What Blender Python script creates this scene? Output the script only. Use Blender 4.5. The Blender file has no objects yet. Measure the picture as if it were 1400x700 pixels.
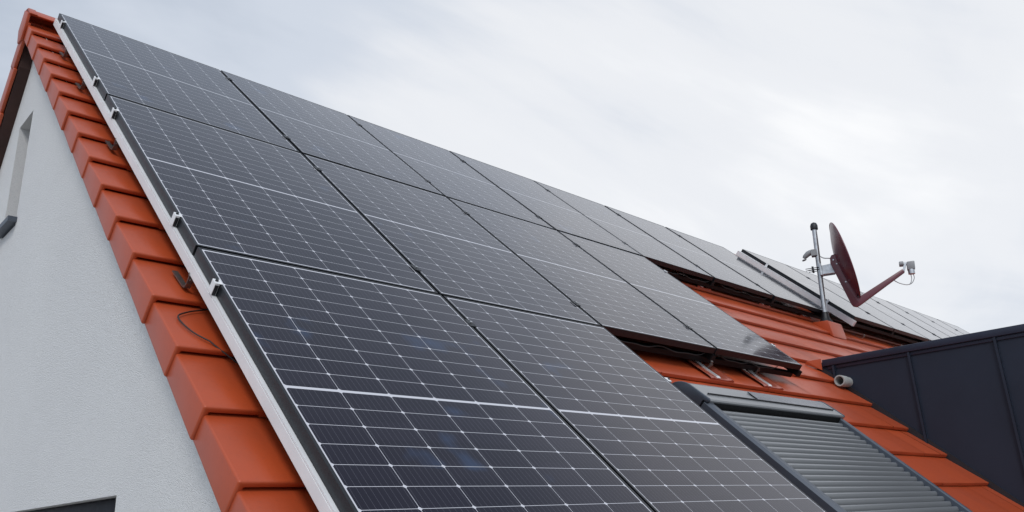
import bpy, bmesh, math, random
from mathutils import Vector, Matrix
from mathutils.geometry import tessellate_polygon

random.seed(7)
SC = bpy.context.scene
COL = SC.collection
Z0 = 7.8                       # height of the roof reference corner above the ground
TH = 0.740570616               # roof pitch (radians)
CT, ST = math.cos(TH), math.sin(TH)

# ------------------------------------------------------------------ camera
def roof(u, v, n):
    """roof coordinates (along ridge, up the slope, off the slope) -> world"""
    return Vector((u, v * CT - n * ST, v * ST + n * CT + Z0))

cam_d = bpy.data.cameras.new("camera")
cam = bpy.data.objects.new("camera", cam_d)
COL.objects.link(cam)
cam_d.sensor_width = 36.0
cam_d.lens = 36.0 * 1106.08 / 1400.0
cam_d.clip_start = 0.05
cam_d.clip_end = 3000
RIGHT = Vector((0.723904, -0.688456, -0.044634)); DOWN = Vector((0.186874, 0.257951, -0.947913)); FWD = Vector((0.66411, 0.677857, 0.315386))
CAMPOS = Vector((-1.099585, -5.341581, -3.387263)) + Vector((0, 0, Z0))
m = Matrix((RIGHT, -DOWN, -FWD)).transposed().to_4x4()
m.translation = CAMPOS
cam.matrix_world = m
SC.camera = cam

# ------------------------------------------------------------------ world, sun, exposure
SUN_EL, SUN_ROT = math.radians(42), math.radians(220)
world = bpy.data.worlds.new("World")
SC.world = world
world.use_nodes = True
nt = world.node_tree
nt.nodes.clear()
def N(tree, kind, **kw):
    n = tree.nodes.new(kind)
    for k, v in kw.items():
        if k.startswith("i_"):
            n.inputs[k[2:].replace("_", " ")].default_value = v
        else:
            setattr(n, k, v)
    return n
def MATH(tree, op, a, b=None, c=None, clamp=False):
    n = tree.nodes.new("ShaderNodeMath"); n.operation = op; n.use_clamp = clamp
    for i, x in enumerate((a, b, c)):
        if x is None: continue
        if hasattr(x, "is_output"): tree.links.new(x, n.inputs[i])
        else: n.inputs[i].default_value = x
    return n.outputs[0]
def RAMP(tree, fac, stops, interp='LINEAR'):
    n = tree.nodes.new("ShaderNodeValToRGB"); n.color_ramp.interpolation = interp
    el = n.color_ramp.elements
    while len(el) < len(stops): el.new(0.5)
    for e, (p, c) in zip(el, stops):
        e.position = p; e.color = (c[0], c[1], c[2], 1)
    tree.links.new(fac, n.inputs[0])
    return n.outputs[0]
def MIX(tree, fac, a, b, mode='MIX'):
    n = tree.nodes.new("ShaderNodeMix"); n.data_type = 'RGBA'; n.blend_type = mode
    for k, x in ((0, fac), (6, a), (7, b)):
        if hasattr(x, "is_output"): tree.links.new(x, n.inputs[k])
        else: n.inputs[k].default_value = x if k == 0 else (x[0], x[1], x[2], 1)
    return n.outputs[2]

sky = N(nt, "ShaderNodeTexSky", sky_type='NISHITA', sun_disc=False, sun_elevation=SUN_EL, sun_rotation=SUN_ROT,
        altitude=200.0, air_density=1.0, dust_density=2.0)
tc = N(nt, "ShaderNodeTexCoord")
sep = N(nt, "ShaderNodeSeparateXYZ"); nt.links.new(tc.outputs['Generated'], sep.inputs[0])
zz = MATH(nt, 'ADD', MATH(nt, 'MAXIMUM', sep.outputs[2], 0.0), 0.22)
cmb = N(nt, "ShaderNodeCombineXYZ")
nt.links.new(MATH(nt, 'DIVIDE', sep.outputs[0], zz), cmb.inputs[0])
nt.links.new(MATH(nt, 'DIVIDE', sep.outputs[1], zz), cmb.inputs[1])
mp = N(nt, "ShaderNodeMapping"); nt.links.new(cmb.outputs[0], mp.inputs[0])
mp.inputs['Rotation'].default_value = (0, 0, math.radians(35)); mp.inputs['Scale'].default_value = (0.55, 1.15, 1)
mp.inputs['Location'].default_value = (0.3, 0.1, 0)
n1 = N(nt, "ShaderNodeTexNoise"); nt.links.new(mp.outputs[0], n1.inputs['Vector'])
n1.inputs['Scale'].default_value = 0.9; n1.inputs['Detail'].default_value = 7; n1.inputs['Roughness'].default_value = 0.52
n1.inputs['Distortion'].default_value = 0.6
n2 = N(nt, "ShaderNodeTexNoise"); nt.links.new(mp.outputs[0], n2.inputs['Vector'])
n2.inputs['Scale'].default_value = 2.6; n2.inputs['Detail'].default_value = 6; n2.inputs['Roughness'].default_value = 0.5
n2.inputs['Distortion'].default_value = 0.8
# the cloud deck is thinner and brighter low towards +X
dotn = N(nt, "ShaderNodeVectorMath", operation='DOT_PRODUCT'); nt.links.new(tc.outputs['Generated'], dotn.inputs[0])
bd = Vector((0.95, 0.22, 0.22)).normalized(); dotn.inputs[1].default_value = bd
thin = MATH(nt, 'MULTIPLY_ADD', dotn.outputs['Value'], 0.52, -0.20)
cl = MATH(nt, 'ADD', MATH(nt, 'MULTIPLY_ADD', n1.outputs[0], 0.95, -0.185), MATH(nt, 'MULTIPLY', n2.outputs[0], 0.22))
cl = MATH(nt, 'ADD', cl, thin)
# added darkening of the sky overhead, to dim what the near panels reflect
cl = MATH(nt, 'SUBTRACT', cl, MATH(nt, 'MULTIPLY', MATH(nt, 'MAXIMUM', MATH(nt, 'SUBTRACT', sep.outputs[2], 0.58), 0.0), 0.75))
dots = N(nt, "ShaderNodeVectorMath", operation='DOT_PRODUCT'); nt.links.new(tc.outputs['Generated'], dots.inputs[0])
dots.inputs[1].default_value = (math.sin(SUN_ROT) * math.cos(SUN_EL), math.cos(SUN_ROT) * math.cos(SUN_EL), math.sin(SUN_EL))
veil = MATH(nt, 'MULTIPLY_ADD', MATH(nt, 'POWER', MATH(nt, 'MAXIMUM', dots.outputs['Value'], 0.0), 2.5), 0.9, 1.0)
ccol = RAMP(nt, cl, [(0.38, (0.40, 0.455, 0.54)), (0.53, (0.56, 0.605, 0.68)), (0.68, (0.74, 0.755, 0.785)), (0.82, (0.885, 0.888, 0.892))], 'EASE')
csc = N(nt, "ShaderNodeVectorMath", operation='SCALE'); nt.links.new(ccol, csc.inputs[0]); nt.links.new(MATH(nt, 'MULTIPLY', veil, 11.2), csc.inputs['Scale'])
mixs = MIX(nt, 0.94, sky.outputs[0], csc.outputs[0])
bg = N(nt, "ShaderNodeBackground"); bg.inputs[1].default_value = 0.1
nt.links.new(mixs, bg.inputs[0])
wo = N(nt, "ShaderNodeOutputWorld"); nt.links.new(bg.outputs[0], wo.inputs[0])

sun_d = bpy.data.lights.new("sun", 'SUN'); sun_d.energy = 1.1; sun_d.angle = math.radians(16); sun_d.color = (1.0, 0.96, 0.9)
sun = bpy.data.objects.new("sun", sun_d); COL.objects.link(sun)
sd = Vector((math.sin(SUN_ROT) * math.cos(SUN_EL), math.cos(SUN_ROT) * math.cos(SUN_EL), math.sin(SUN_EL)))
sun.rotation_euler = (-sd).to_track_quat('-Z', 'Y').to_euler(); sun.location = (0, -10, 30)
SC.view_settings.view_transform = 'Standard'; SC.view_settings.look = 'None'
SC.view_settings.exposure = 0.1; SC.view_settings.gamma = 1.0; SC.view_settings.use_curve_mapping = False

# ------------------------------------------------------------------ materials
def mat(name, col=(.5, .5, .5), rough=.5, metal=0., spec=.5, ior=1.5):
    mm = bpy.data.materials.new(name); mm.use_nodes = True
    b = mm.node_tree.nodes["Principled BSDF"]
    b.inputs['Base Color'].default_value = (*col, 1); b.inputs['Roughness'].default_value = rough
    b.inputs['Metallic'].default_value = metal; b.inputs['Specular IOR Level'].default_value = spec
    b.inputs['IOR'].default_value = ior
    return mm, mm.node_tree, b
def noise(tree, scale, detail=4, rough=.5, coord='Object', vec=None):
    t = tree.nodes.new("ShaderNodeTexNoise")
    t.inputs['Scale'].default_value = scale; t.inputs['Detail'].default_value = detail; t.inputs['Roughness'].default_value = rough
    if vec is None:
        c = tree.nodes.new("ShaderNodeTexCoord"); vec = c.outputs[coord]
    tree.links.new(vec, t.inputs['Vector'])
    return t.outputs[0]
def bump(tree, b, h, strength=.3, dist=.01):
    n = tree.nodes.new("ShaderNodeBump"); n.inputs['Strength'].default_value = strength; n.inputs['Distance'].default_value = dist
    tree.links.new(h, n.inputs['Height']); tree.links.new(n.outputs[0], b.inputs['Normal'])
def worn(name, col, rough=.45, metal=0., var=.2, scale=6., spec=.5, bmp=0.):
    mm, t, b = mat(name, col, rough, metal, spec)
    n = noise(t, scale, 6, .6)
    lo = [c * (1 - var) for c in col]; hi = [min(1, c * (1 + var)) for c in col]
    t.links.new(RAMP(t, n, [(.3, lo), (.7, hi)]), b.inputs['Base Color'])
    n2_ = noise(t, scale * 5, 4, .6)
    t.links.new(MATH(t, 'MULTIPLY_ADD', n2_, .2, rough - .1), b.inputs['Roughness'])
    if bmp: bump(t, b, n2_, bmp, .004)
    return mm

PW, PH = 1.1085, 1.755            # panel width, height
GU, GV = 0.015, 0.020             # gaps between panels
def cell_material():
    mm, t, b = mat("solar cells under glass", (.01, .01, .02), .1, 0, .5, 1.45)
    b.inputs['Specular Tint'].default_value = (.34, .28, .55, 1)      # anti-reflective coating
    b.inputs['Sheen Weight'].default_value = .18; b.inputs['Sheen Roughness'].default_value = .25; b.inputs['Sheen Tint'].default_value = (.9, .93, 1, 1)
    c = t.nodes.new("ShaderNodeTexCoord"); s = t.nodes.new("ShaderNodeSeparateXYZ"); t.links.new(c.outputs['Object'], s.inputs[0])
    mx, my, mid = .0155, .0185, .0052
    cx = (PW - 2 * mx) / 6; cy = (PH / 2 - mid - my) / 10
    x = MATH(t, 'SUBTRACT', s.outputs[0], mx)
    ay = MATH(t, 'SUBTRACT', MATH(t, 'ABSOLUTE', MATH(t, 'ADD', s.outputs[1], PH / 2)), mid)
    fx = MATH(t, 'PINGPONG', x, cx / 2); fy = MATH(t, 'PINGPONG', ay, cy / 2)
    g1 = MATH(t, 'LESS_THAN', fx, .0008); g2 = MATH(t, 'LESS_THAN', fy, .0009)
    g3 = MATH(t, 'LESS_THAN', MATH(t, 'ADD', fx, fy), .0080)
    g4 = MATH(t, 'LESS_THAN', ay, 0.); g5 = MATH(t, 'LESS_THAN', x, 0.); g6 = MATH(t, 'GREATER_THAN', x, 6 * cx); g7 = MATH(t, 'GREATER_THAN', ay, 10 * cy)
    w = g1
    for g in (g2, g3, g4, g5, g6, g7): w = MATH(t, 'MAXIMUM', w, g)
    bb = MATH(t, 'LESS_THAN', MATH(t, 'PINGPONG', MATH(t, 'ADD', x, cx / 18), cx / 18), .00055)
    # slight tone differences between cells
    ix = MATH(t, 'FLOOR', MATH(t, 'DIVIDE', x, cx)); iy = MATH(t, 'FLOOR', MATH(t, 'DIVIDE', s.outputs[1], cy))
    cm = t.nodes.new("ShaderNodeCombineXYZ"); t.links.new(ix, cm.inputs[0]); t.links.new(iy, cm.inputs[1])
    oi = t.nodes.new("ShaderNodeObjectInfo"); t.links.new(MATH(t, 'MULTIPLY', oi.outputs['Random'], 91.), cm.inputs[2])
    wn = t.nodes.new("ShaderNodeTexWhiteNoise"); t.links.new(cm.outputs[0], wn.inputs['Vector'])
    base = RAMP(t, wn.outputs['Value'], [(0, (.0040, .0034, .0070)), (1, (.0075, .0062, .0115))])
    base = MIX(t, MATH(t, 'MULTIPLY', bb, .8), base, (.085, .085, .10))
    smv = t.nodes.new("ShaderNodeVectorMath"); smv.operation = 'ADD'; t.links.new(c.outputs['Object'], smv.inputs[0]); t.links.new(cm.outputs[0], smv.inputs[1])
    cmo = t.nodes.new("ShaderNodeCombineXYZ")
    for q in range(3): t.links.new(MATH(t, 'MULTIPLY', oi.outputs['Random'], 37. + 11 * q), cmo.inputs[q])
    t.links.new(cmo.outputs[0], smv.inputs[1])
    # thin dust film with its own streaks
    dn = noise(t, 2.2, 6, .62)
    dust = RAMP(t, dn, [(.42, (0, 0, 0)), (.8, (.012, .012, .012))])
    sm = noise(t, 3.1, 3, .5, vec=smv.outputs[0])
    base = MIX(t, RAMP(t, sm, [(.66, (0, 0, 0)), (.78, (.85, .85, .85))]), base, (.024, .050, .105))  # random bluish blotches mixed into the cell colour
    base = MIX(t, w, base, (.60, .60, .63))
    base = MIX(t, dust, base, (.42, .41, .39))
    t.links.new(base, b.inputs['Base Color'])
    t.links.new(MATH(t, 'MULTIPLY_ADD', dn, .07, .045), b.inputs['Roughness'])
    return mm
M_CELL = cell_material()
M_FRAME = worn("black anodised frame", (.009, .010, .013), .40, .2, .15, 9)
M_RAILD = worn("dull black coated rail", (.006, .006, .007), .6, 0, .2, 9, .25)
M_BLACK = worn("black plastic", (.014, .014, .017), .5, 0, .2, 12)
M_BACK = worn("dark panel backsheet", (.012, .012, .014), .6, 0, .1, 4)
M_ALU = worn("mill aluminium", (.80, .80, .80), .5, .12, .05, 9)
M_STEEL = worn("stainless steel", (.60, .60, .60), .28, .9, .12, 12)
M_BRIGHT = worn("polished steel strip", (.85, .85, .85), .30, .6, .04, 12)
M_HOOK = worn("weathered hook steel", (.17, .15, .14), .4, .7, .2, 14)
M_GALV = worn("galvanised steel", (.50, .51, .52), .38, .85, .25, 18)

def tile_material():
    mm, t, b = mat("red engobed clay tile", (.4, .1, .05), .38, 0, .5, 1.5)
    g = t.nodes.new("ShaderNodeNewGeometry")
    rnd = g.outputs['Random Per Island']
    c0 = RAMP(t, rnd, [(0, (.385, .060, .016)), (.5, (.44, .069, .019)), (1, (.49, .080, .023))])
    n = noise(t, 3.5, 7, .62); n_ = noise(t, 60., 5, .7)
    c1 = MIX(t, RAMP(t, n, [(.40, (0, 0, 0)), (.75, (.36, .36, .36))]), c0, (.29, .058, .028))
    c2 = MIX(t, RAMP(t, n_, [(.55, (0, 0, 0)), (.8, (.30, .30, .30))]), c1, (.18, .045, .03))
    t.links.new(c2, b.inputs['Base Color'])
    t.links.new(MATH(t, 'MULTIPLY_ADD', n, .22, .28), b.inputs['Roughness'])
    bump(t, b, n_, .12, .003)
    return mm
M_TILE = tile_material()
M_TILEDK = worn("dark roof underlay", (.045, .018, .014), .8, 0, .2, 5)

def stucco_material():
    mm, t, b = mat("white grained render", (.6, .6, .6), .9, 0, .25)
    v = t.nodes.new("ShaderNodeTexVoronoi"); v.feature = 'F1'; v.inputs['Scale'].default_value = 260.
    c = t.nodes.new("ShaderNodeTexCoord"); t.links.new(c.outputs['Object'], v.inputs['Vector'])
    f = noise(t, 120., 5, .65); big = noise(t, .9, 5, .55)
    h = MATH(t, 'ADD', v.outputs['Distance'], f)
    col = RAMP(t, big, [(.3, (.745, .74, .735)), (.7, (.80, .795, .785))])
    col = MIX(t, RAMP(t, f, [(.36, (.5, .5, .5)), (.52, (0, 0, 0))]), col, (.62, .622, .625))
    t.links.new(col, b.inputs['Base Color'])
    bump(t, b, h, .85, .004)
    return mm
M_STUCCO = stucco_material()
M_NAVY = worn("anthracite standing seam sheet", (.0185, .0245, .040), .5, .1, .12, 2.2, .3)
M_NAVYT = worn("anthracite edge trim", (.023, .029, .050), .45, .15, .12, 3, .4)
M_SHUT = mat("grey coated shutter aluminium", (.235, .243, .25), .3, .4)[0]
M_SHUTD = worn("dark grey coated aluminium", (.075, .088, .11), .42, .3, .08, 6)
M_SOLARSTRIP = worn("shutter solar strip glass", (.055, .065, .09), .18, 0, .08, 7)
M_MAROON = worn("maroon painted steel", (.130, .030, .042), .30, 0, .03, 3)
M_GREYPL = worn("light grey plastic", (.27, .275, .28), .45, 0, .08, 9)
M_PIPE = worn("pale grey pipe plastic", (.36, .37, .355), .5, 0, .1, 15)
M_CABLE = worn("black cable rubber", (.02, .018, .018), .55, 0, .1, 20)
M_WCABLE = worn("white coax jacket", (.42, .43, .43), .5, 0, .06, 20)
M_WIN = worn("anthracite window frame", (.006, .006, .012), .5, 0, .1, 6, .25)
M_PANE, _t, _b = mat("dark window pane", (.012, .014, .02), .05, 0, .5)
M_DISH = M_MAROON
M_REDPLATE = worn("red painted sheet metal", (.40, .095, .055), .22, .25, .12, 8)
def ground_material():
    mm, t, b = mat("pale gravel ground", (.4, .39, .37), .9, 0, .2)
    n = noise(t, .35, 8, .65); n_ = noise(t, 9., 6, .7)
    c = RAMP(t, n, [(.35, (.34, .33, .31)), (.65, (.44, .43, .41))])
    c = MIX(t, MATH(t, 'MULTIPLY', n_, .5), c, (.30, .29, .27))
    t.links.new(c, b.inputs['Base Color']); bump(t, b, n_, .5, .05)
    return mm
M_GROUND = ground_material()

# ------------------------------------------------------------------ mesh helpers
class MB:
    def __init__(s): s.v = []; s.f = []; s.mi = []
    def add(s, verts, faces, mi=0):
        o = len(s.v); s.v += [Vector(p) for p in verts]; s.f += [[i + o for i in f] for f in faces]; s.mi += [mi] * len(faces); return s
    def box(s, a, b, fn=None, mi=0):
        (x0, y0, z0), (x1, y1, z1) = a, b
        vs = [(x0, y0, z0), (x1, y0, z0), (x1, y1, z0), (x0, y1, z0), (x0, y0, z1), (x1, y0, z1), (x1, y1, z1), (x0, y1, z1)]
        if fn: vs = [fn(*p) for p in vs]
        return s.add(vs, [(0, 3, 2, 1), (4, 5, 6, 7), (0, 1, 5, 4), (1, 2, 6, 5), (2, 3, 7, 6), (3, 0, 4, 7)], mi)
    def prism(s, poly, x0, x1, fn, mi=0):
        """extrude poly [(a,b)] from x0 to x1; fn(x,a,b) -> point"""
        n = len(poly)
        vs = [fn(x0, *p) for p in poly] + [fn(x1, *p) for p in poly]
        fs = [list(range(n - 1, -1, -1)), list(range(n, 2 * n))] + [(i, (i + 1) % n, n + (i + 1) % n, n + i) for i in range(n)]
        return s.add(vs, fs, mi)
    def tube(s, pts, r, seg=12, cap=True, mi=0):
        pts = [Vector(p) for p in pts]; n = len(pts)
        rs = r if isinstance(r, (list, tuple)) else [r] * n
        rings = []; prev = None
        for i, p in enumerate(pts):
            d = (pts[min(i + 1, n - 1)] - pts[max(i - 1, 0)])
            d = d.normalized() if d.length > 1e-9 else Vector((0, 0, 1))
            if prev is None:
                a = d.orthogonal().normalized()
            else:
                a = (prev - d * prev.dot(d)).normalized()
            prev = a; bb = d.cross(a)
            rings.append([p + (a * math.cos(t) + bb * math.sin(t)) * rs[i] for t in [2 * math.pi * k / seg for k in range(seg)]])
        vs = [q for ring in rings for q in ring]
        fs = [(i * seg + k, i * seg + (k + 1) % seg, (i + 1) * seg + (k + 1) % seg, (i + 1) * seg + k) for i in range(n - 1) for k in range(seg)]
        if cap: fs += [list(range(seg - 1, -1, -1)), list(range((n - 1) * seg, n * seg))]
        return s.add(vs, fs, mi)
    def bevel(s, w, seg=2, ang=30):
        bm = s.to_bm()
        es = [e for e in bm.edges if len(e.link_faces) == 2 and e.calc_face_angle(0) > math.radians(ang)]
        bmesh.ops.bevel(bm, geom=es, offset=w, segments=seg, affect='EDGES', clamp_overlap=True, profile=.5)
        s.v = [v.co.copy() for v in bm.verts]; bm.verts.index_update()
        s.f = [[v.index for v in f.verts] for f in bm.faces]; s.mi = [f.material_index for f in bm.faces]; bm.free(); return s
    def to_bm(s):
        bm = bmesh.new(); vs = [bm.verts.new(p) for p in s.v]; bm.verts.index_update()
        for f, k in zip(s.f, s.mi):
            try: ff = bm.faces.new([vs[i] for i in f]); ff.material_index = k
            except ValueError: pass
        bmesh.ops.recalc_face_normals(bm, faces=bm.faces); return bm
    def build(s, name, mats, parent=None, smooth=35, loc=None, recalc=True, origin=None):
        me = bpy.data.meshes.new(name)
        vs = s.v if origin is None else [p - origin for p in s.v]
        me.from_pydata([tuple(p) for p in vs], [], s.f)
        for k, mm in enumerate(mats if isinstance(mats, (list, tuple)) else [mats]): me.materials.append(mm)
        me.polygons.foreach_set('material_index', s.mi)
        if recalc:
            bm = bmesh.new(); bm.from_mesh(me); bmesh.ops.recalc_face_normals(bm, faces=bm.faces); bm.to_mesh(me); bm.free()
        if smooth:
            me.polygons.foreach_set('use_smooth', [True] * len(me.polygons))
            me.set_sharp_from_angle(angle=math.radians(smooth))
        o = bpy.data.objects.new(name, me); COL.objects.link(o)
        if parent is not None: o.parent = parent
        if loc is not None: o.location = loc
        elif origin is not None: o.location = origin
        return o
def tag(o, label=None, cat=None, group=None, kind=None):
    for k, v in (('label', label), ('category', cat), ('group', group), ('kind', kind)):
        if v: o[k] = v
    return o
def empty(name, loc=(0, 0, 0), rot=(0, 0, 0)):
    o = bpy.data.objects.new(name, None); COL.objects.link(o); o.location = loc; o.rotation_euler = rot; o.empty_display_size = .1
    return o
def dup(o, loc=None):
    c = o.copy(); COL.objects.link(c)
    if loc is not None: c.location = loc
    for ch in list(o.children):
        d = ch.copy(); COL.objects.link(d); d.parent = c
        for g in list(ch.children):
            e = g.copy(); COL.objects.link(e); e.parent = d
    return c
ORD = ['first', 'second', 'third', 'fourth', 'fifth', 'sixth', 'seventh', 'eighth', 'ninth']

# ------------------------------------------------------------------ ground
gm = MB(); S = 1500
gm.add([(-S, -S, 0), (S, -S, 0), (S, S, 0), (-S, S, 0)], [(0, 1, 2, 3)])
tag(gm.build('ground', M_GROUND, smooth=0), kind='structure')

# ------------------------------------------------------------------ house
house = empty('house', (0, 0, 0))
tag(house, 'white rendered house with steep red tiled roof and anthracite dormer', 'house')
VE = -0.136                 # outer face of the verge flaps
WX = -0.04                  # outer face of the gable wall
XR = 16.7                   # far gable
V_TOP, V_EAVE = 0.27, -7.3
GAUGE, NOSE0 = 0.3265, -0.085
APEX = roof(0, V_TOP, -0.15)              # ridge line (Y, Z)
TB = math.radians(52)                     # pitch of the rear slope
def back(u, v, n):          # rear slope: v measured down from the ridge (positive down)
    return Vector((u, APEX.y + v * math.cos(TB) + n * math.sin(TB), APEX.z - v * math.sin(TB) + n * math.cos(TB)))
SLAB = -0.215
eave = roof(0, V_EAVE + .35, SLAB)
ZE = eave.z; YF = eave.y
bv = (APEX.z - ZE) / math.sin(TB); YB = back(0, bv - .2, -.06).y

# gable wall with two real openings
def wall_with_holes(x, outline, holes):
    pts = [[Vector((x, y, z)) for y, z in loop] for loop in [outline] + holes]
    tri = tessellate_polygon(pts); flat = [p for l in pts for p in l]
    return flat, [list(t) for t in tri]
apex_w = roof(0, V_TOP, -.172)
ytop = back(0, 0.0, -.06)
outline = [(YF, 0), (YF, ZE), (apex_w.y, apex_w.z), (YB, ZE), (YB, 0)]
W1 = (.10, .42, -1.50 + Z0, -.70 + Z0)    # narrow attic window  (y0,y1,z0,z1)
W2 = (-2.18, -.55, -4.6 + Z0, -3.222 + Z0)  # lower window
def loop(w): return [(w[0], w[2]), (w[0], w[3]), (w[1], w[3]), (w[1], w[2])]
gw = MB(); v_, f_ = wall_with_holes(WX, outline, [loop(W1), loop(W2)]); gw.add(v_, f_)
DEP = .24
for (y0, y1, z0, z1) in (W1, W2):
    x0, x1 = WX, WX + DEP
    gw.add([(x0, y0, z0), (x1, y0, z0), (x1, y1, z0), (x0, y1, z0), (x0, y0, z1), (x1, y0, z1), (x1, y1, z1), (x0, y1, z1)],
           [(0, 1, 2, 3), (4, 5, 6, 7), (0, 1, 5, 4), (2, 3, 7, 6)])
gw.build('gable_wall', M_STUCCO, house, smooth=0, recalc=False)
ow = MB()
ow.box((WX + .02, YF, 0), (XR, YF + .3, ZE - .05)); ow.box((WX + .02, YB - .3, 0), (XR, YB, ZE - .05))
ow.prism([(y, z - .02) if z > 1 else (y, z) for y, z in outline], XR - .3, XR, lambda x, a, b: Vector((x, a, b)))
ow.build('side_wall', M_STUCCO, house, smooth=0)

def window(w, nm, sill_out, box=False):
    y0, y1, z0, z1 = w; xr = WX + .15
    fr = MB(); t = .06
    fr.box((xr, y0 + .002, z0 + .002), (xr + .06, y0 + t, z1 - .002)); fr.box((xr, y1 - t, z0 + .002), (xr + .06, y1 - .002, z1 - .002))
    fr.box((xr, y0 + t, z1 - t), (xr + .06, y1 - t, z1 - .002)); fr.box((xr, y0 + t, z0 + .002), (xr + .06, y1 - t, z0 + t))
    if y1 - y0 > 1: fr.box((xr, (y0 + y1) / 2 - .04, z0 + t), (xr + .06, (y0 + y1) / 2 + .04, z1 - t))
    f = fr.bevel(.004, 1).build('window', M_WIN, house)
    p = MB(); p.box((xr + .02, y0 + t - .01, z0 + t - .01), (xr + .035, y1 - t + .01, z1 - t + .01)); p.build('pane', M_PANE, f, smooth=0)
    s = MB()
    zs = z0 if not sill_out else sill_out
    s.box((WX - .05, y0 - .03, zs - .045), (WX + .003, y1 + .03, zs - .012)); s.box((WX - .001, y0 + .003, zs - .05), (xr, y1 - .003, zs - .005))
    s.build('sill', M_SHUTD, f)
    if box:
        b = MB(); b.box((WX + .05, y0 + .004, z1 - .19), (WX + .14, y1 - .004, z1 - .003)); b.box((WX + .06, y0 + .05, z1 - .205), (WX + .1, y1 - .05, z1 - .188))
        b.bevel(.006, 2).build('shutter_box', M_WIN, f)
    return f
window(W1, 'attic', -1.44 + Z0)
window(W2, 'lower', None, True)

# roof: tiled front slope
rf = MB()
rf.prism([(V_EAVE + .1, SLAB), (V_TOP + .02, SLAB), (V_TOP - .05, SLAB - .12), (V_EAVE + .1, SLAB - .12)], WX + .012, XR - .002, roof)
def tile_proto(w, length, lift):
    """a flat interlocking tile: u 0..w, v 0..length (0 = nose), top surface at n = 0 falling to -lift"""
    t = MB(); g = .0006
    prof = [(0, 0)]
    vs = []
    us = [g, g + .004, w * .5, w - g - .004, w - g]
    dz = [0.0, 0.0, 0.0, 0.0, 0.0]
    for k in range(len(us)):
        for (v, n) in ((0.0, -.024), (0.0, -.007), (.0025, -.0022), (.008, 0.0), (length * .5, -lift * .5), (length, -lift)):
            vs.append((us[k], v, n + (dz[k] if n > -.02 or v > .01 else 0)))
    m_ = 6
    fs = [(k * m_ + j, (k + 1) * m_ + j, (k + 1) * m_ + j + 1, k * m_ + j + 1) for k in range(len(us) - 1) for j in range(m_ - 1)]
    t.add(vs, fs); return t
LIFT = .030
TW = .300
NT = -.150
proto = tile_proto(TW, GAUGE + .035, LIFT * (GAUGE + .035) / GAUGE)
U0 = .185
rows = int((V_TOP - .02 - (V_EAVE)) / GAUGE) + 1
DX0, DX1 = 5.60, 9.3        # dormer side cheeks
RWU0, RWU1, RWV0, RWV1 = 2.43, 3.93, -5.35, -3.97   # roof window footprint
for k in range(-1, rows):
    v0 = NOSE0 - GAUGE * k
    off = U0 if k % 2 == 0 else U0 - TW / 2
    i = 0
    while True:
        u = off + i * TW; i += 1
        if u > XR + .05: break
        if v0 < -3.6 and u > DX0 + .1 and u + TW < DX1: continue
        if RWU0 - .0 < u and u + TW < RWU1 and RWV0 < v0 and v0 + .35 < RWV1: continue
        j1 = random.uniform(-.0007, .0007); j2 = random.uniform(-.0015, .0015); j3 = random.uniform(-.002, .002); ju = random.uniform(-.0006, .0006)
        rf.add([roof(p.x + u + ju, p.y + v0 + j3, p.z + NT + j1 + j2 * (p.x / TW - .5)) for p in proto.v], proto.f)
roof_o = rf.build('roof', M_TILE, house, smooth=40, recalc=True)
# verge tiles, each with its hanging flap
def verge_mesh(w, drop, length, lift):
    t = MB(); th = .022
    poly = [(0, -drop), (0, 0), (w, 0), (w, -th), (th, -th), (th, -drop)]
    vs = [(a, 0, b) for a, b in poly] + [(a + (.009 if a < .03 else 0), length, b - (lift if b > -.03 else lift * .15)) for a, b in poly]
    n = len(poly)
    fs = [[0, 1, 4, 5], [1, 2, 3, 4], [n + 5, n + 4, n + 1, n], [n + 4, n + 3, n + 2, n + 1]] + [(i, (i + 1) % n, n + (i + 1) % n, n + i) for i in range(n)]
    t.add(vs, fs); t.bevel(.0075, 3, 40); return t
VW = .185 - VE - .001
vm = verge_mesh(VW, .119, GAUGE + .025, LIFT * 1.05)
vm.v = [Vector((p.x, p.y * CT - p.z * ST, p.y * ST + p.z * CT)) for p in vm.v]
first = None
for k in range(0, rows):
    p = roof(VE + random.uniform(-.0015, .0015), NOSE0 - GAUGE * k, NT)
    if first is None: first = o = vm.build('verge_tile', M_TILE, roof_o, smooth=40, loc=p)
    else:
        o = first.copy(); COL.objects.link(o); o.parent = roof_o; o.location = p
    o.rotation_euler = (0, random.uniform(-.004, .004), random.uniform(-.004, .004))
# ridge caps
rc = MB()
prof = [(-.135, -.075), (-.12, -.055), (-.045, .012), (0, .026), (.045, .008), (.10, -.07), (.112, -.092), (.098, -.100), (.035, -.022), (0, -.004), (-.035, -.012), (-.115, -.075)]
L = .40
fn = lambda x, a, b: Vector((x, a, b))
rc.prism(prof, 0, L, fn); rc.prism([(a * 1.05, b * 1.05 + .004) for a, b in prof], 0, .05, fn)
rc.bevel(.004, 1, 40)
first = None; x = VE - .004; RZ = Vector((0, APEX.y - .012, APEX.z + .022))
while x < XR - .2:
    if first is None: first = o = rc.build('ridge_tile', M_TILE, roof_o, smooth=40)
    else: o = first.copy(); COL.objects.link(o); o.parent = roof_o
    o.location = (x, RZ.y, RZ.z); x += L - .03
ec = MB(); ec.prism([(-.125, -.07), (0, .018), (.105, -.095), (.075, -.21), (-.02, -.225), (-.085, -.15)], VE - .012, VE + .006, lambda x, a, b: Vector((x, a + RZ.y, b + RZ.z)))
ec.bevel(.004, 2).build('ridge_end_cap', M_TILE, roof_o)
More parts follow.
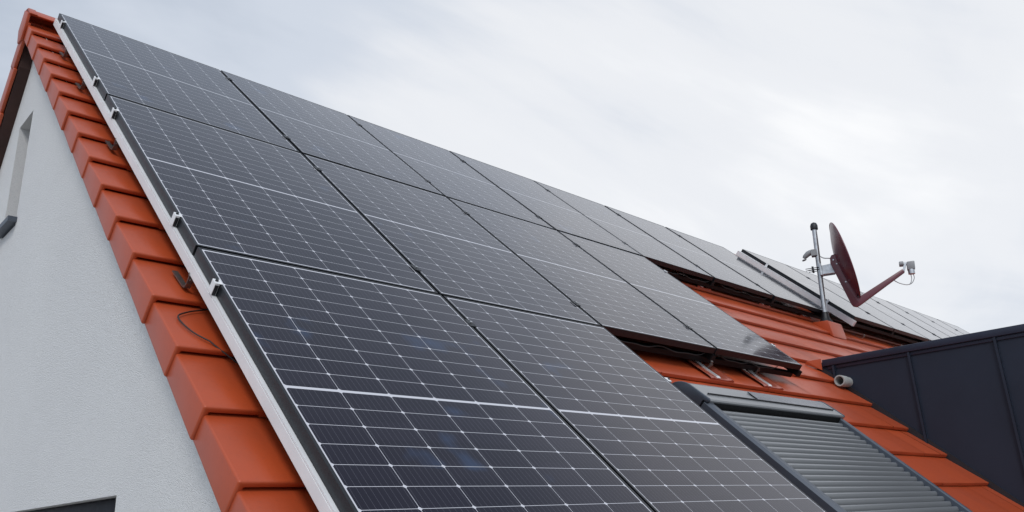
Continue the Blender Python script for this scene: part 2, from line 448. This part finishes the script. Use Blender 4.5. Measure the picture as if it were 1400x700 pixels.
# rear slope
br = MB()
br.prism([(.02, -.06), (bv + .35, -.06), (bv + .35, -.18), (.12, -.18)], WX + .013, XR - .003, back)
kk = 0
while kk * GAUGE < bv + .3:
    v1 = .04 + GAUGE * (kk + 1)
    br.prism([(v1, 0.0), (v1 - GAUGE - .02, -.032), (v1 - GAUGE - .02, -.05), (v1, -.024)], VE + .03, XR + .05, back); kk += 1
back_o = br.build('rear_roof', M_TILE, house, smooth=0)
bm_ = MB(); th = .022
poly = [(0, -.125), (0, 0), (.2, 0), (.2, -th), (th, -th), (th, -.125)]
n = 6
vs = [back(a, 0, b) - APEX for a, b in poly] + [back(a, -GAUGE - .025, b - .031) - APEX for a, b in poly]
vs = [Vector((p.x, p.y, p.z)) for p in vs]
fs = [[0, 1, 4, 5], [1, 2, 3, 4], [n + 5, n + 4, n + 1, n], [n + 4, n + 3, n + 2, n + 1]] + [(i, (i + 1) % n, n + (i + 1) % n, n + i) for i in range(n)]
bm_.add(vs, fs); bm_.bevel(.006, 2, 40)
off = Vector((APEX.x, 0, 0)); first = None
for k in range(kk):
    v1 = .04 + GAUGE * (k + 1); p = back(VE, v1, 0); p.x = VE
    if first is None: first = o = bm_.build('verge_tile', M_TILE, back_o, smooth=40)
    else: o = first.copy(); COL.objects.link(o); o.parent = back_o
    o.location = p - Vector((APEX.x, 0, 0))
sf = MB(); sf.prism([(.1, -.055), (bv + .3, -.055), (bv + .3, -.15), (.32, -.15)], VE + .026, WX + .004, back)
sf.build('verge_soffit', M_TILEDK, back_o, smooth=0)
sf = MB(); sf.prism([(V_EAVE + .1, -.19), (V_TOP - .1, -.19), (V_TOP - .3, -.255), (V_EAVE + .1, -.255)], VE + .026, WX + .004, roof)
sf.build('verge_board', M_TILEDK, roof_o, smooth=0)

# ------------------------------------------------------------------ dormer
ZD = -2.171 + Z0; YD0 = -2.20; YD1 = -5.0
CX = 5.585
dm = MB()
dm.prism([(YD0 + .5, ZD - .06), (YD1, ZD - .06), (YD1, roof(0, YD1 / CT, -.4).z - .1), (YD0 + .5, ZD - .5)], CX, DX1 + .2, lambda x, a, b: Vector((x, a, b)))
dorm = dm.build('dormer', M_NAVY, house, smooth=0)
tr = MB()
tr.box((CX - .03, YD1 - .05, ZD - .056), (CX + .05, YD0 - .055, ZD)); tr.box((CX + .05, YD1 - .05, ZD - .05), (DX1 + .23, YD0 + .1, ZD - .006))
tr.box((CX - .012, YD1 - .05, ZD - .085), (CX + .02, YD0 - .09, ZD - .055))
tr.bevel(.005, 2).build('fascia_trim', M_NAVYT, dorm)
for y in (-2.345, -2.966, -3.588, -4.21, -4.83):
    sm = MB(); zb = roof(0, 0, 0).z + ((y + NT * ST) / CT) * ST + NT * CT - .05
    zb = (y + NT * ST) / CT * ST + NT * CT + Z0 - .05
    sm.box((CX - .024, y - .006, zb), (CX + .004, y + .006, ZD - .058)); sm.box((CX - .026, y - .006, zb), (CX - .018, y + .012, ZD - .06))
    sm.build('standing_seam', M_NAVY, dorm)
# flashing between cheek and tiles
fl = MB(); fl.prism([(-5.6, -.135), (-3.13, -.135), (-3.13, -.2), (-5.6, -.2)], CX - .014, CX + .002, roof)
fl.build('flashing', M_BLACK, dorm, smooth=0)
# lead-like folded corner at the head of the cheek
cf = MB(); a, b, c = roof(CX - .15, -3.08, -.140), roof(CX - .035, -3.06, -.125), roof(CX - .035, -3.12, -.075)
d, e, g_ = roof(CX - .15, -3.08, -.17), roof(CX - .025, -3.18, -.15), roof(CX - .025, -3.13, -.16)
cf.add([a, b, c, d, e, g_], [(0, 1, 2), (0, 2, 4), (0, 4, 3), (1, 5, 4, 2), (0, 3, 5, 1), (3, 4, 5)])
cf.build('corner_flashing', M_TILE, dorm, smooth=0)
# overflow pipe
pp = MB(); Yp, Zp = -2.435, -2.385 + Z0
R1, R2 = .042, .035
seg = 28
def ring(x, r): return [Vector((x, Yp + r * math.cos(2 * math.pi * k / seg), Zp + r * math.sin(2 * math.pi * k / seg))) for k in range(seg)]
stations = [(CX + .0, R1), (CX - .060, R1), (CX - .064, R1 + .004), (CX - .155, R1 + .004), (CX - .158, R1 + .002), (CX - .158, R2), (CX - .01, R2 - .002)]
vs = [p for x, r in stations for p in ring(x, r)]
fs = [(i * seg + k, i * seg + (k + 1) % seg, (i + 1) * seg + (k + 1) % seg, (i + 1) * seg + k) for i in range(len(stations) - 1) for k in range(seg)]
fs.append(list(range((len(stations) - 1) * seg, len(stations) * seg)))
pp.add(vs, fs); pp.build('overflow_pipe', M_PIPE, dorm)

# ------------------------------------------------------------------ roof window with roller shutter
rw = MB()
N0, N1 = -.23, -.022
for (u0, u1) in ((RWU0, RWU0 + .055), (RWU1 - .045, RWU1)):
    rw.prism([(u0, N0), (u0, N1 - .012), (u0 + .012, N1), (u1 - .008, N1), (u1, N1 - .008), (u1, N1 - .03), (u1 - .012, N1 - .03), (u1 - .012, N0)] if u0 == RWU0 else
             [(u0, N0), (u0, N1 - .03), (u0 - .012 + .012, N1 - .006), (u0 + .008, N1), (u1 - .012, N1), (u1, N1 - .012), (u1, N0)],
             RWV0, RWV1 - .21, lambda v, u, n: roof(u, v, n))
rw.box((RWU0 + .02, RWV0, N0), (RWU1 - .02, RWV1 - .1, -.075), lambda u, v, n: roof(u, v, n))
rw.box((RWU0 - .05, RWV0 - .05, -.2), (RWU1 + .055, RWV1 + .06, -.158), lambda u, v, n: roof(u, v, n))
rwo = rw.build('roof_window', M_SHUTD, house, smooth=30)
# box at the head: rounded top profile
pr = [(RWV1 + .015, N0)]
for a in range(0, 91, 10):
    pr.append((RWV1 + .02 - .12 * (1 - math.cos(math.radians(a))), -.125 + .115 * math.sin(math.radians(a))))
pr += [(RWV1 - .225, -.004), (RWV1 - .232, -.010), (RWV1 - .232, -.024), (RWV1 - .20, -.03), (RWV1 - .20, N0)]
bx = MB(); bx.prism(pr, RWU0 + .012, RWU1 - .006, lambda u, v, n: roof(u, v, n))
bxo = bx.build('shutter_box', M_SHUT, rwo, smooth=16)
gp = MB(); gp.box((RWU0 + .056, RWV1 - .236, -.085), (RWU1 - .046, RWV1 - .2325, -.018), lambda u, v, n: roof(u, v, n)); gp.build('gap_shade_strip', M_RAILD, bxo, smooth=0)  # solid black strip standing in for the shade under the box lip
for (ua, ub) in ((RWU0 - .004, RWU0 + .014), (RWU1 - .008, RWU1 + .004)):
    e_ = MB(); e_.prism([(v, n + .004) for v, n in pr], ua, ub, lambda u, v, n: roof(u, v, n)); e_.bevel(.004, 2, 50).build('end_cap', M_SHUTD, bxo, smooth=30)
ss = MB(); ss.box((RWU0 + .56, RWV1 - .088, -.004), (RWU1 - .07, RWV1 - .155, .0025 - .001), lambda u, v, n: roof(u, v, n - .004 + .0)); 
ss.prism([(RWV1 - .10, -.0085), (RWV1 - .165, -.0085), (RWV1 - .165, -.0005), (RWV1 - .10, -.0045)], RWU0 + .56, RWU1 - .07, lambda u, v, n: roof(u, v, n))
ss.build('solar_strip', M_SOLARSTRIP, bxo, smooth=0)
s2 = MB(); s2.box((RWU0 + .06, RWV1 - .172, -.006), (RWU1 - .05, RWV1 - .168, .0005), lambda u, v, n: roof(u, v, n)); s2.build('cover_groove', M_BLACK, bxo, smooth=0)
sl = MB(); v = RWV1 - .240; pitch = .0425
while v > RWV0 + .02:
    prof = []
    for a in range(0, 7):
        t = a / 6; prof.append((v - pitch * t * .90, -.066 + .023 * math.sin(math.pi * (t * .92 + .07)) ** .75))
    prof += [(v - pitch * .90, -.080), (v, -.080)]
    sl.prism(prof, RWU0 + .05, RWU1 - .040, lambda u, vv, n: roof(u, vv, n)); v -= pitch
sl.build('shutter_curtain', M_SHUT, rwo, smooth=50)

# ------------------------------------------------------------------ solar panels
def panel_proto():
    root = empty('solar_module', (0, 0, 0), (TH, 0, 0))
    t = .042; lip = .011
    f = MB()
    f.box((0, -PH, -t), (lip, 0, 0)); f.box((PW - lip, -PH, -t), (PW, 0, 0))
    f.box((lip, -lip, -t), (PW - lip, 0, 0)); f.box((lip, -PH, -t), (PW - lip, -PH + lip, 0))
    f.box((lip, -PH + lip, -t), (lip + .02, -lip, -t + .002)); f.box((PW - lip - .02, -PH + lip, -t), (PW - lip, -lip, -t + .002))
    f.bevel(.0012, 1).build('frame', M_FRAME, root)
    g = MB(); g.add([(lip, -PH + lip, -.0016), (PW - lip, -PH + lip, -.0016), (PW - lip, -lip, -.0016), (lip, -lip, -.0016)], [(0, 1, 2, 3)])
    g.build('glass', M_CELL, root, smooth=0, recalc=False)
    bk = MB(); bk.box((lip, -PH + lip, -.0075), (PW - lip, -lip, -.0025)); bk.box((PW / 2 - .05, -PH / 2 - .03, -.026), (PW / 2 + .05, -PH / 2 + .03, -.0076))
    bk.build('backsheet', M_BACK, root, smooth=0)
    return root
pan0 = panel_proto(); used = False
def panel(u, v, n, label, group):
    global used
    p = roof(u, v, n)
    if not used: o = pan0; o.location = p; used = True
    else: o = dup(pan0, p)
    o.rotation_euler = (TH + random.uniform(-.0012, .0012), random.uniform(-.0012, .0012), 0)
    tag(o, label, 'solar panel', group); return o
ROWN = ['top', 'middle', 'bottom']
NROWS = [3, 3, 2, 2, 1, 1, 1]
pu = lambda i: i * (PW + GU) + (0, 0, 0, 0, 0, .02, .05, .05)[i]
pv = lambda j: -j * (PH + GV)
for i, nr in enumerate(NROWS):
    for j in range(nr):
        lab = f'black framed solar panel of the near array, {ROWN[j]} row, {ORD[i]} column from the gable'
        o = panel(pu(i), pv(j), 0, lab, 'solar panels of the near array')
        if i == 6: o.scale.x = 1.155      # the last column is a slightly wider make
FU, FV, FN, FS = 8.367, -.085, .08, 1.03      # the far array uses a slightly larger make
for i in range(7):
    lab = ('pale solar panel of the raised far array, beside its bright end rail' if i == 0 else
           f'pale solar panel of the raised far array, {ORD[i]} from its bright end rail')
    o = panel(FU + i * (PW + GU) * FS, FV, FN, lab, 'solar panels of the far array'); o.scale = (FS, FS, 1)

# rails running up the slope under every column edge
def rail(u0, u1, v0, v1, n0, n1, m_, label, group, name='mounting_rail'):
    p0 = roof((u0 + u1) / 2, v0, n0); r = MB(); w = u1 - u0; h = n1 - n0
    prof = [(-w / 2, 0), (w / 2, 0), (w / 2, h), (w * .18, h), (w * .18, h - .008), (-w * .18, h - .008), (-w * .18, h), (-w / 2, h), (-w / 2, h * .90), (-w / 2 + .003, h * .88), (-w / 2 + .003, h * .83), (-w / 2, h * .81)]
    r.prism(prof, 0, v1 - v0, lambda v, a, b: Vector((a, v, b)))
    o = r.build(name, m_, None, smooth=20, loc=p0); o.rotation_euler = (TH, 0, 0)
    return tag(o, label, 'rail', group)
rail(-.012, .030, -5.42, .004, -.088, -.0435, M_ALU, 'bright aluminium rail along the gable edge of the solar panels', 'panel mounting rails')
for i in range(1, 8):
    a = NROWS[i - 1]; bot = pv(a) + GV - .012
    lab = f'dark edged rail under the gap between the {ORD[i-1]} and {ORD[i]} panel columns' if i < 7 else 'dark rail under the far edge of the near array'
    rail(pu(i) - GU / 2 - .02, pu(i) - GU / 2 + .02, bot, .0, -.088, -.0435, M_RAILD, lab, 'panel mounting rails')
rail(FU - .046, FU - .003, FV - PH * FS - .05, FV + .02, FN - .112, FN - .0435, M_ALU, 'bright rail between the near array and the raised far array', 'panel mounting rails')
for i in range(1, 8):
    uu = FU + (i * (PW + GU) - GU / 2) * FS
    lab = f'dark rail under the far array between its {ORD[i-1]} and {ORD[i]} panels' if i < 7 else 'dark rail under the outermost edge of the far array'
    rail(uu - .02, uu + .02, FV - PH * FS - .01, FV, FN - .088, FN - .0435, M_RAILD, lab, 'panel mounting rails')
# cross rails under the lower edges
def cross(u0, u1, v, n, label):
    r = MB(); r.box((0, -.02, 0), (u1 - u0, .02, .038)); r.bevel(.002, 1)
    o = r.build('cross_rail', M_RAILD, None, loc=roof(u0, v, n)); o.rotation_euler = (TH, 0, 0)
    tag(o, label, 'rail', 'cross rails under the panels')
cross(.05, pu(2) - .02, -4.95, -.1275, 'cross rail under the bottom row of panels')
cross(pu(2) + .02, pu(4) + .01, -3.47, -.1275, 'dark cross rail low under the middle row, above the roof window')
cross(pu(4) + .03, pu(7) + .15, -1.69, -.1275, 'dark cross rail low under the top row, near the mast')
cross(FU + .03, FU + 7 * (PW + GU) * FS, FV - PH * FS + .06, FN - .127, 'dark cross rail low under the far array')
cross(.05, pu(7), -.26, -.1275, 'cross rail high under the top row of panels')
cross(FU + .03, FU + 7 * (PW + GU) * FS, FV - .26, FN - .127, 'cross rail high under the far array')
# end clamps on the gable edge
def end_clamp(u, v, n, label):
    c = MB()
    c.box((-.018, -.017, -.0425), (-.0015, .017, .004)); c.box((-.0015, -.017, .0008), (.0085, .017, .004))
    c.bevel(.0012, 1)
    o = c.build('end_clamp', M_ALU, None, loc=roof(u, v, n)); o.rotation_euler = (TH, 0, 0)
    b = MB(); b.tube([(-.009, 0, .0042), (-.009, 0, .010)], .0055, 10); b.build('bolt', M_BLACK, o)
    g = MB(); g.box((-.016, -.0185, -.041), (-.004, -.0172, -.004)); g.build('slot', M_BLACK, o, smooth=0)
    return tag(o, label, 'clamp', 'end clamps on the gable rail')
for v, l in ((-.25, 'silver end clamp highest on the bright gable rail'), (-1.50, 'silver end clamp low on the top panel of the gable rail'),
             (-2.03, 'silver end clamp high on the middle panel of the gable rail'), (-3.28, 'silver end clamp low on the middle panel of the gable rail'),
             (-3.82, 'silver end clamp high on the bottom panel of the gable rail'), (-5.07, 'silver end clamp lowest on the bright gable rail')):
    end_clamp(0, v, 0, l)
for v, l in ((FV - .45, 'silver end clamp high on the bright rail of the far array'), (FV - 1.42, 'silver end clamp low on the bright rail of the far array')):
    end_clamp(FU, v, FN, l)
# clamps between columns
mc = MB(); mc.box((-.0065, -.028, -.034), (.0065, .028, .0006)); mc.box((-.019, -.028, .0008), (.019, .028, .0042)); mc.bevel(.0012, 1)
bolt = MB(); bolt.tube([(0, 0, .0042), (0, 0, .011)], .0068, 8)
c0 = None
def mid_clamp(u, v, n, label, group):
    global c0
    if c0 is None:
        c0 = o = mc.build('mid_clamp', M_FRAME, None); bolt.build('bolt', M_STEEL, o)
    else: o = dup(c0)
    o.location = roof(u, v, n); o.rotation_euler = (TH, 0, 0); tag(o, label, 'clamp', group)
for i in range(1, 7):
    for j in range(NROWS[i]):
        for q, dv in (('upper', -.26), ('lower', -1.50)):
            mid_clamp(pu(i) - GU / 2, pv(j) + dv + random.uniform(-.02, .02), 0, f'black clamp joining the {ORD[i-1]} and {ORD[i]} columns, {q} end of the {ROWN[j]} row', 'clamps between panels of the near array')
for i in range(1, 7):
    for q, dv in (('upper', -.42), ('lower', -1.40)):
        mid_clamp(FU + (i * (PW + GU) - GU / 2) * FS, FV + dv, FN, f'black clamp joining the {ORD[i-1]} and {ORD[i]} far array panels, {q} one', 'clamps between panels of the far array')
for i, v, l in ((2, -4.06, 'silver end clamp on the right edge of the bottom row'), (4, -2.05, 'silver end clamp high on the right edge of the middle row'), (4, -3.25, 'silver end clamp low on the right edge of the middle row'), (2, -5.1, 'silver end clamp near the lower right corner of the bottom row')):
    o = end_clamp(0, 0, 0, l); o.location = roof(pu(i) - GU, v, 0); o.rotation_euler = Matrix.Rotation(TH, 4, 'X').to_euler(); o.scale = (-1, 1, 1)
# roof hooks: a stainless arm coming out from under a tile, and a smooth sheet metal tile below it
h0 = None
def hook_meshes():
    root = empty('roof_hook', (0, 0, 0), (TH, 0, 0))
    a = MB()
    pts = [(.05, -.155), (-.08, -.146), (-.105, -.138), (-.11, -.12), (-.11, -.092), (-.10, -.086)]
    t = .003
    for (v0, n0), (v1, n1) in zip(pts[:-1], pts[1:]):
        d = Vector((v1 - v0, n1 - n0)).normalized(); q = Vector((-d.y, d.x)) * t
        a.prism([(v0 - q.x, n0 - q.y), (v1 - q.x + d.x * .003, n1 - q.y + d.y * .003), (v1 + q.x + d.x * .003, n1 + q.y + d.y * .003), (v0 + q.x, n0 + q.y)], -.010, .010, lambda u, v, n: Vector((u, v, n)))
    a.build('hook_arm', M_HOOK, root, smooth=0)
    b = MB(); b.tube([(0, -.112, -.104), (0, -.122, -.104)], .006, 8); b.build('bolt', M_HOOK, root)
    return root
hk = hook_meshes()
hooks = [(-.005, -.50, 'between the ridge and the first panel joint under the gable rail'), (-.005, -1.16, 'under the gable rail beside the top panel'), (-.005, -2.12, 'under the gable rail just below the top panel'),
         (-.005, -3.50, 'under the gable rail low on the middle panel'),
         (pu(3) - .01, -3.44, 'under the lower edge between the third and fourth columns'), (pu(3) + .62, -3.40, 'under the lower edge of the fourth column'),
         (pu(5) - .02, -1.53, 'under the lower edge of the fifth column'), (pu(6) - .02, -1.53, 'under the lower edge of the sixth column'), (pu(7) - .06, -1.56, 'under the lower edge of the seventh column')]
for k, (u, v, l) in enumerate(hooks):
    o = hk if k == 0 else dup(hk)
    o.location = roof(u, v, 0); tag(o, 'stainless roof hook ' + l, 'roof hook', 'roof hooks carrying the rails')
hf0 = None
for k in range(6):
    o = dup(hk, roof(FU + .3 + k * 1.12, FV - 1.78, .0)); tag(o, f'stainless roof hook under the lower edge of the {ORD[k]} far array panel', 'roof hook', 'roof hooks carrying the rails')
def metal_tile(u, v, w, label, m_=M_REDPLATE):
    t = MB(); k = 10; vs = []
    for a in range(k + 1):
        s_ = a / k
        ridge = .007 * math.exp(-((s_ - .12) / .07) ** 2) + .007 * math.exp(-((s_ - .88) / .07) ** 2)
        for (vv, nn) in ((.0, -.010), (.0, .004), (.02, .008), (.17, .0), (.335, -.008)):
            vs.append((s_ * w, vv, nn + (ridge if nn > -.009 or vv > .01 else 0)))
    fs = [(a * 5 + j, (a + 1) * 5 + j, (a + 1) * 5 + j + 1, a * 5 + j + 1) for a in range(k) for j in range(4)]
    t.add(vs, fs); o = t.build('metal_tile', m_, None, smooth=60, loc=roof(u, v, NT + .004)); o.rotation_euler = (TH, 0, 0)
    t = MB(); t.prism([(.005, .010), (.02, .014), (.13, .008), (.20, .012), (.20, .009), (.13, .004), (.005, .006)], w * .26, w * .26 + .040, lambda u_, v_, n_: Vector((u_, v_, n_)))
    t.build('hook_strip', M_BRIGHT, o, smooth=0)
    tag(o, label, 'metal tile', 'smooth metal tiles under the hooks')
def row_v(k): return NOSE0 - GAUGE * k
metal_tile(pu(3) - .13, row_v(11) + .004, .26, 'shiny metal tile left of the pair above the roof window', M_REDPLATE)
metal_tile(pu(3) + .50, row_v(11) + .004, .26, 'shiny metal tile right of the pair above the roof window', M_REDPLATE)
metal_tile(pu(5) - .14, row_v(5) + .004, .24, 'shiny metal tile under the fifth column lower edge', M_REDPLATE)
metal_tile(pu(6) - .14, row_v(5) + .004, .24, 'shiny metal tile under the sixth column lower edge', M_REDPLATE)
metal_tile(pu(7) - .36, row_v(5) + .004, .26, 'shiny metal tile next to the mast boot', M_REDPLATE)
# cable loop on the verge tiles
cb = MB()
ctrl = [(.10, -3.67), (.037, -3.705), (-.03, -3.745), (-.078, -3.80), (-.062, -3.90), (-.02, -3.965), (.045, -4.03), (.10, -4.07)]
pts = []
for i in range(len(ctrl) - 1):
    p0, p1, p2, p3 = [Vector(ctrl[max(0, min(len(ctrl) - 1, i + q))]) for q in (-1, 0, 1, 2)]
    for s_ in range(6):
        t = s_ / 6
        q = .5 * ((2 * p1) + (p2 - p0) * t + (2 * p0 - 5 * p1 + 4 * p2 - p3) * t * t + (3 * p1 - p0 - 3 * p2 + p3) * t ** 3)
        pts.append(q)
def surf_n(v):
    k = math.ceil((NOSE0 - v) / GAUGE - 1e-6); return NT - LIFT * (v - (NOSE0 - GAUGE * k)) / GAUGE
ns = [surf_n(p.y) + .006 for p in pts]
ns = [sum(ns[max(0, i - 3):i + 4]) / len(ns[max(0, i - 3):i + 4]) + .004 for i in range(len(ns))]
o0 = roof(0, -3.9, NT)
cb.tube([roof(p.x, p.y, n_) - o0 for p, n_ in zip(pts, ns)], .0027, 8)
tag(cb.build('solar_cable', M_CABLE, None, loc=o0), 'thin black cable looping over the verge tiles from under the panels', 'cable')

def droop(u0, u1, v, n, sag, label):
    o0 = roof((u0 + u1) / 2, v, n); q = MB(); pts = []
    for k in range(25):
        t = k / 24; s_ = sum(math.sin(math.pi * t * f_) * a_ for f_, a_ in ((1, sag), (3, sag * .45), (7, sag * .2)))
        pts.append(roof(u0 + (u1 - u0) * t, v - .35 * s_, n - s_ * .5) - o0)
    q.tube(pts, .0033, 6)
    tag(q.build('solar_cable', M_CABLE, None, loc=o0), label, 'cable', 'panel cables')
droop(pu(2) + .12, pu(3) - .08, -3.515, -.052, .045, 'black cable sagging under the lower edge of the third column of panels')
droop(pu(3) + .10, pu(4) - .30, -3.515, -.052, .040, 'black cable sagging under the lower edge of the fourth column of panels')
droop(pu(4) + .20, pu(5) - .05, -1.740, -.052, .050, 'black cable sagging under the lower edge of the fifth column of panels')
droop(pu(5) + .15, pu(6) - .10, -1.740, -.052, .045, 'black cable sagging under the lower edge of the sixth column of panels')
# ------------------------------------------------------------------ mast and satellite dish
MU, MV, MS = 7.88, -1.853, .955
MBASE = roof(MU, MV, -.094)
RL = Vector((.384, -.923, 0)).normalized(); WH = Vector((.923, .384, 0)); UP = Vector((0, 0, 1))
def L_(a, h, b=0.): return (RL * a + UP * h + WH * b) * MS
mast = tag(empty('antenna_mast', MBASE), 'galvanised antenna pole with black cap standing on the red tiles', 'mast')
ax = L_(.052, 1.26)
MB().tube([ax * t for t in (.02, .95)], .028, 20).build('pole', M_GALV, mast)
cp = MB(); d = ax.normalized(); cb_ = ax * .935
cp.tube([cb_, cb_ + d * .006, cb_ + d * .05, cb_ + d * .078, cb_ + d * .092], [.041, .043, .043, .032, .006], 20); cp.build('cap', M_BLACK, mast, smooth=50)
bt = MB(); bt.tube([ax * t for t in (-.03, 0.0, .02, .05, .085, .092)], [.085, .075, .055, .044, .036, .032], 20); bt.build('boot', M_BLACK, mast, smooth=60)
# red base plate/flashing tile under the boot
fp = MB()
def loc_roof(u, v, n): return roof(u, v, n) - MBASE
fp.prism([(-2.10, -.170), (-2.085, -.150), (-1.955, -.052), (-1.935, -.050), (-1.80, -.158), (-1.80, -.20)], MU - .16, MU + .17, loc_roof)
fp.bevel(.008, 3, 30).build('base_tile', M_TILE, mast, smooth=40)
fx = MB()
e0 = L_(-.022, .904, 0)
fx.tube([L_(.03, .865), L_(-.02, .885), L_(-.05, .888), L_(-.075, .878), L_(-.115, .845), L_(-.125, .83)], [.028, .033, .034, .033, .027, .020], 12)
fx.box((-.01, -.01, -.01), (.01, .01, .01), lambda x, y, z: L_(.0 + x * 3.5, .875 + z * 4, y * 4.5)); fx.tube([L_(-.125, .802), L_(-.128, .812)], .026, 12)
fx.build('angled_fitting', M_GREYPL, mast, smooth=45)
ub = MB()
for hh in (.655, .68): ub.tube([L_(-.13, hh, -.03), L_(.06, hh, -.032)], .0045, 8); ub.tube([L_(-.10, hh, .045), L_(.06, hh, .045)], .0045, 8)
ub.box((-1, -1, -1), (1, 1, 1), lambda x, y, z: L_(-.045 + x * .012, .667 + z * .03, y * .05)); 

dish = tag(empty('satellite_dish', MBASE), 'maroon satellite dish seen from behind, clamped to the galvanised pole', 'satellite dish')
DC = L_(.335, .716)
tilt = math.radians(10.6); yaw = math.radians(5)
n0 = (RL * math.cos(tilt) + UP * math.sin(tilt))
upv = (UP * math.cos(tilt) - RL * math.sin(tilt))
side = n0.cross(upv).normalized()
if side.dot(WH) < 0: side = -side
DN = (n0 * math.cos(yaw) + side * math.sin(yaw)).normalized()       # turned a little away from the viewer
DS = (side * math.cos(yaw) - n0 * math.sin(yaw)).normalized()
rf_ = MB(); NR, NA = 12, 56
hw, hh_, dep = .44, .475, .082
def dp(r, a, off): 
    return DC + DS * (hw * r * math.cos(a)) + upv * (hh_ * r * math.sin(a)) + DN * (dep * (r * r - 1) + off)
vs = []; 
for off in (0, -.008):
    for i in range(1, NR + 1):
        for k in range(NA): vs.append(dp(i / NR, 2 * math.pi * k / NA, off))
    vs.append(dp(0, 0, off))
half = NR * NA + 1; fs = []
for s_ in (0, 1):
    o = s_ * half
    for i in range(NR - 1):
        for k in range(NA): fs.append((o + i * NA + k, o + i * NA + (k + 1) % NA, o + (i + 1) * NA + (k + 1) % NA, o + (i + 1) * NA + k))
    for k in range(NA): fs.append((o + half - 1, o + k, o + (k + 1) % NA))
for k in range(NA):
    a_, b_ = (NR - 1) * NA + k, (NR - 1) * NA + (k + 1) % NA; fs.append((a_, b_, half + b_, half + a_))
rf_.add(vs, fs); rim = [dp(1.0, 2 * math.pi * k / NA, -.006) for k in range(NA + 1)]
rf_.tube(rim, .0085, 8, cap=False)
rf_.build('reflector', M_DISH, dish, smooth=50)
# feed arm: back plate running down to the elbow, then out to the LNB
am = MB()
plate = [(.165, .70), (.17, .765), (.19, .80), (.23, .808), (.29, .77), (.405, .275), (.395, .225), (.94, .50), (.955, .455), (.415, .135), (.375, .118), (.335, .13), (.315, .165)]
am.prism(plate, -.062, -.018, lambda b, a, h: L_(a, h, b)); am.bevel(.008, 2, 40)
arm = am.build('feed_arm', M_MAROON, dish, smooth=40)
bo = MB()
for a, h in ((.205, .735), (.235, .68), (.30, .44)): bo.tube([L_(a, h, -.062), L_(a, h, -.068)], .009, 8)
bo.build('bolt', M_GALV, arm)
bk = MB(); bk.box((-1, -1, -1), (1, 1, 1), lambda x, y, z: L_(.115 + x * .085, .64 + z * .062 + x * .006, y * .022 + .0)); bk.box((-1, -1, -1), (1, 1, 1), lambda x, y, z: L_(.115 + x * .085, .582 + z * .006, y * .05))
bk.box((-1, -1, -1), (1, 1, 1), lambda x, y, z: L_(.045 + x * .014, .645 + z * .075, y * .06)); bk.bevel(.003, 1)
bro = bk.build('bracket', M_GALV, dish)
ub.build('u_bolt', M_BLACK, bro)
# LNB
ln = MB()
ln.box((-1, -1, -1), (1, 1, 1), lambda x, y, z: L_(1.035 + x * .043 + z * .004, .535 + z * .05, y * .038)); ln.bevel(.010, 2)
lnb = ln.build('lnb', M_GREYPL, dish, smooth=40)
l2 = MB(); l2.tube([L_(1.03, .49), L_(1.028, .435)], .036, 14); l2.build('lnb_neck', M_GALV, lnb)
l2 = MB(); l2.tube([L_(.995, .568), L_(.955, .572)], .020, 14); l2.build('horn_collar', M_GALV, lnb)
l3 = MB(); l3.tube([L_(.962, .571), L_(.915, .575)], .031, 16); l3.bevel(.004, 1, 50); l3.build('feed_horn', M_GREYPL, lnb)
l4 = MB(); l4.box((-1, -1, -1), (1, 1, 1), lambda x, y, z: L_(.962 + x * .014 + z * .02, .52 + z * .05, y * .03)); l4.build('lnb_holder', M_GALV, lnb)
wc = MB()
def curve(pts, n=8):
    out = []
    for i in range(len(pts) - 1):
        p0, p1, p2, p3 = [Vector(pts[max(0, min(len(pts) - 1, i + q))]) for q in (-1, 0, 1, 2)]
        for s_ in range(n):
            t = s_ / n; out.append(.5 * ((2 * p1) + (p2 - p0) * t + (2 * p0 - 5 * p1 + 4 * p2 - p3) * t * t + (3 * p1 - p0 - 3 * p2 + p3) * t ** 3))
    return out + [Vector(pts[-1])]
for o_ in (-.014, .014):
    wc.tube(curve([L_(1.03 + o_, .43), L_(1.03 + o_, .38), L_(1.0 + o_ * .5, .325), L_(.95, .315), L_(.88, .345), L_(.83, .385)]), .0048, 8)
wc.tube(curve([L_(.41, .27, .01), L_(.44, .275, .01), L_(.47, .255, .01), L_(.50, .235, -.02)]), .006, 8)
wc.tube(curve([L_(.03, .86, .0), L_(.09, .80, .0), L_(.15, .78, -.01), L_(.2, .77, -.01)]), .006, 8)
wc.build('coax_cable', M_WCABLE, dish)
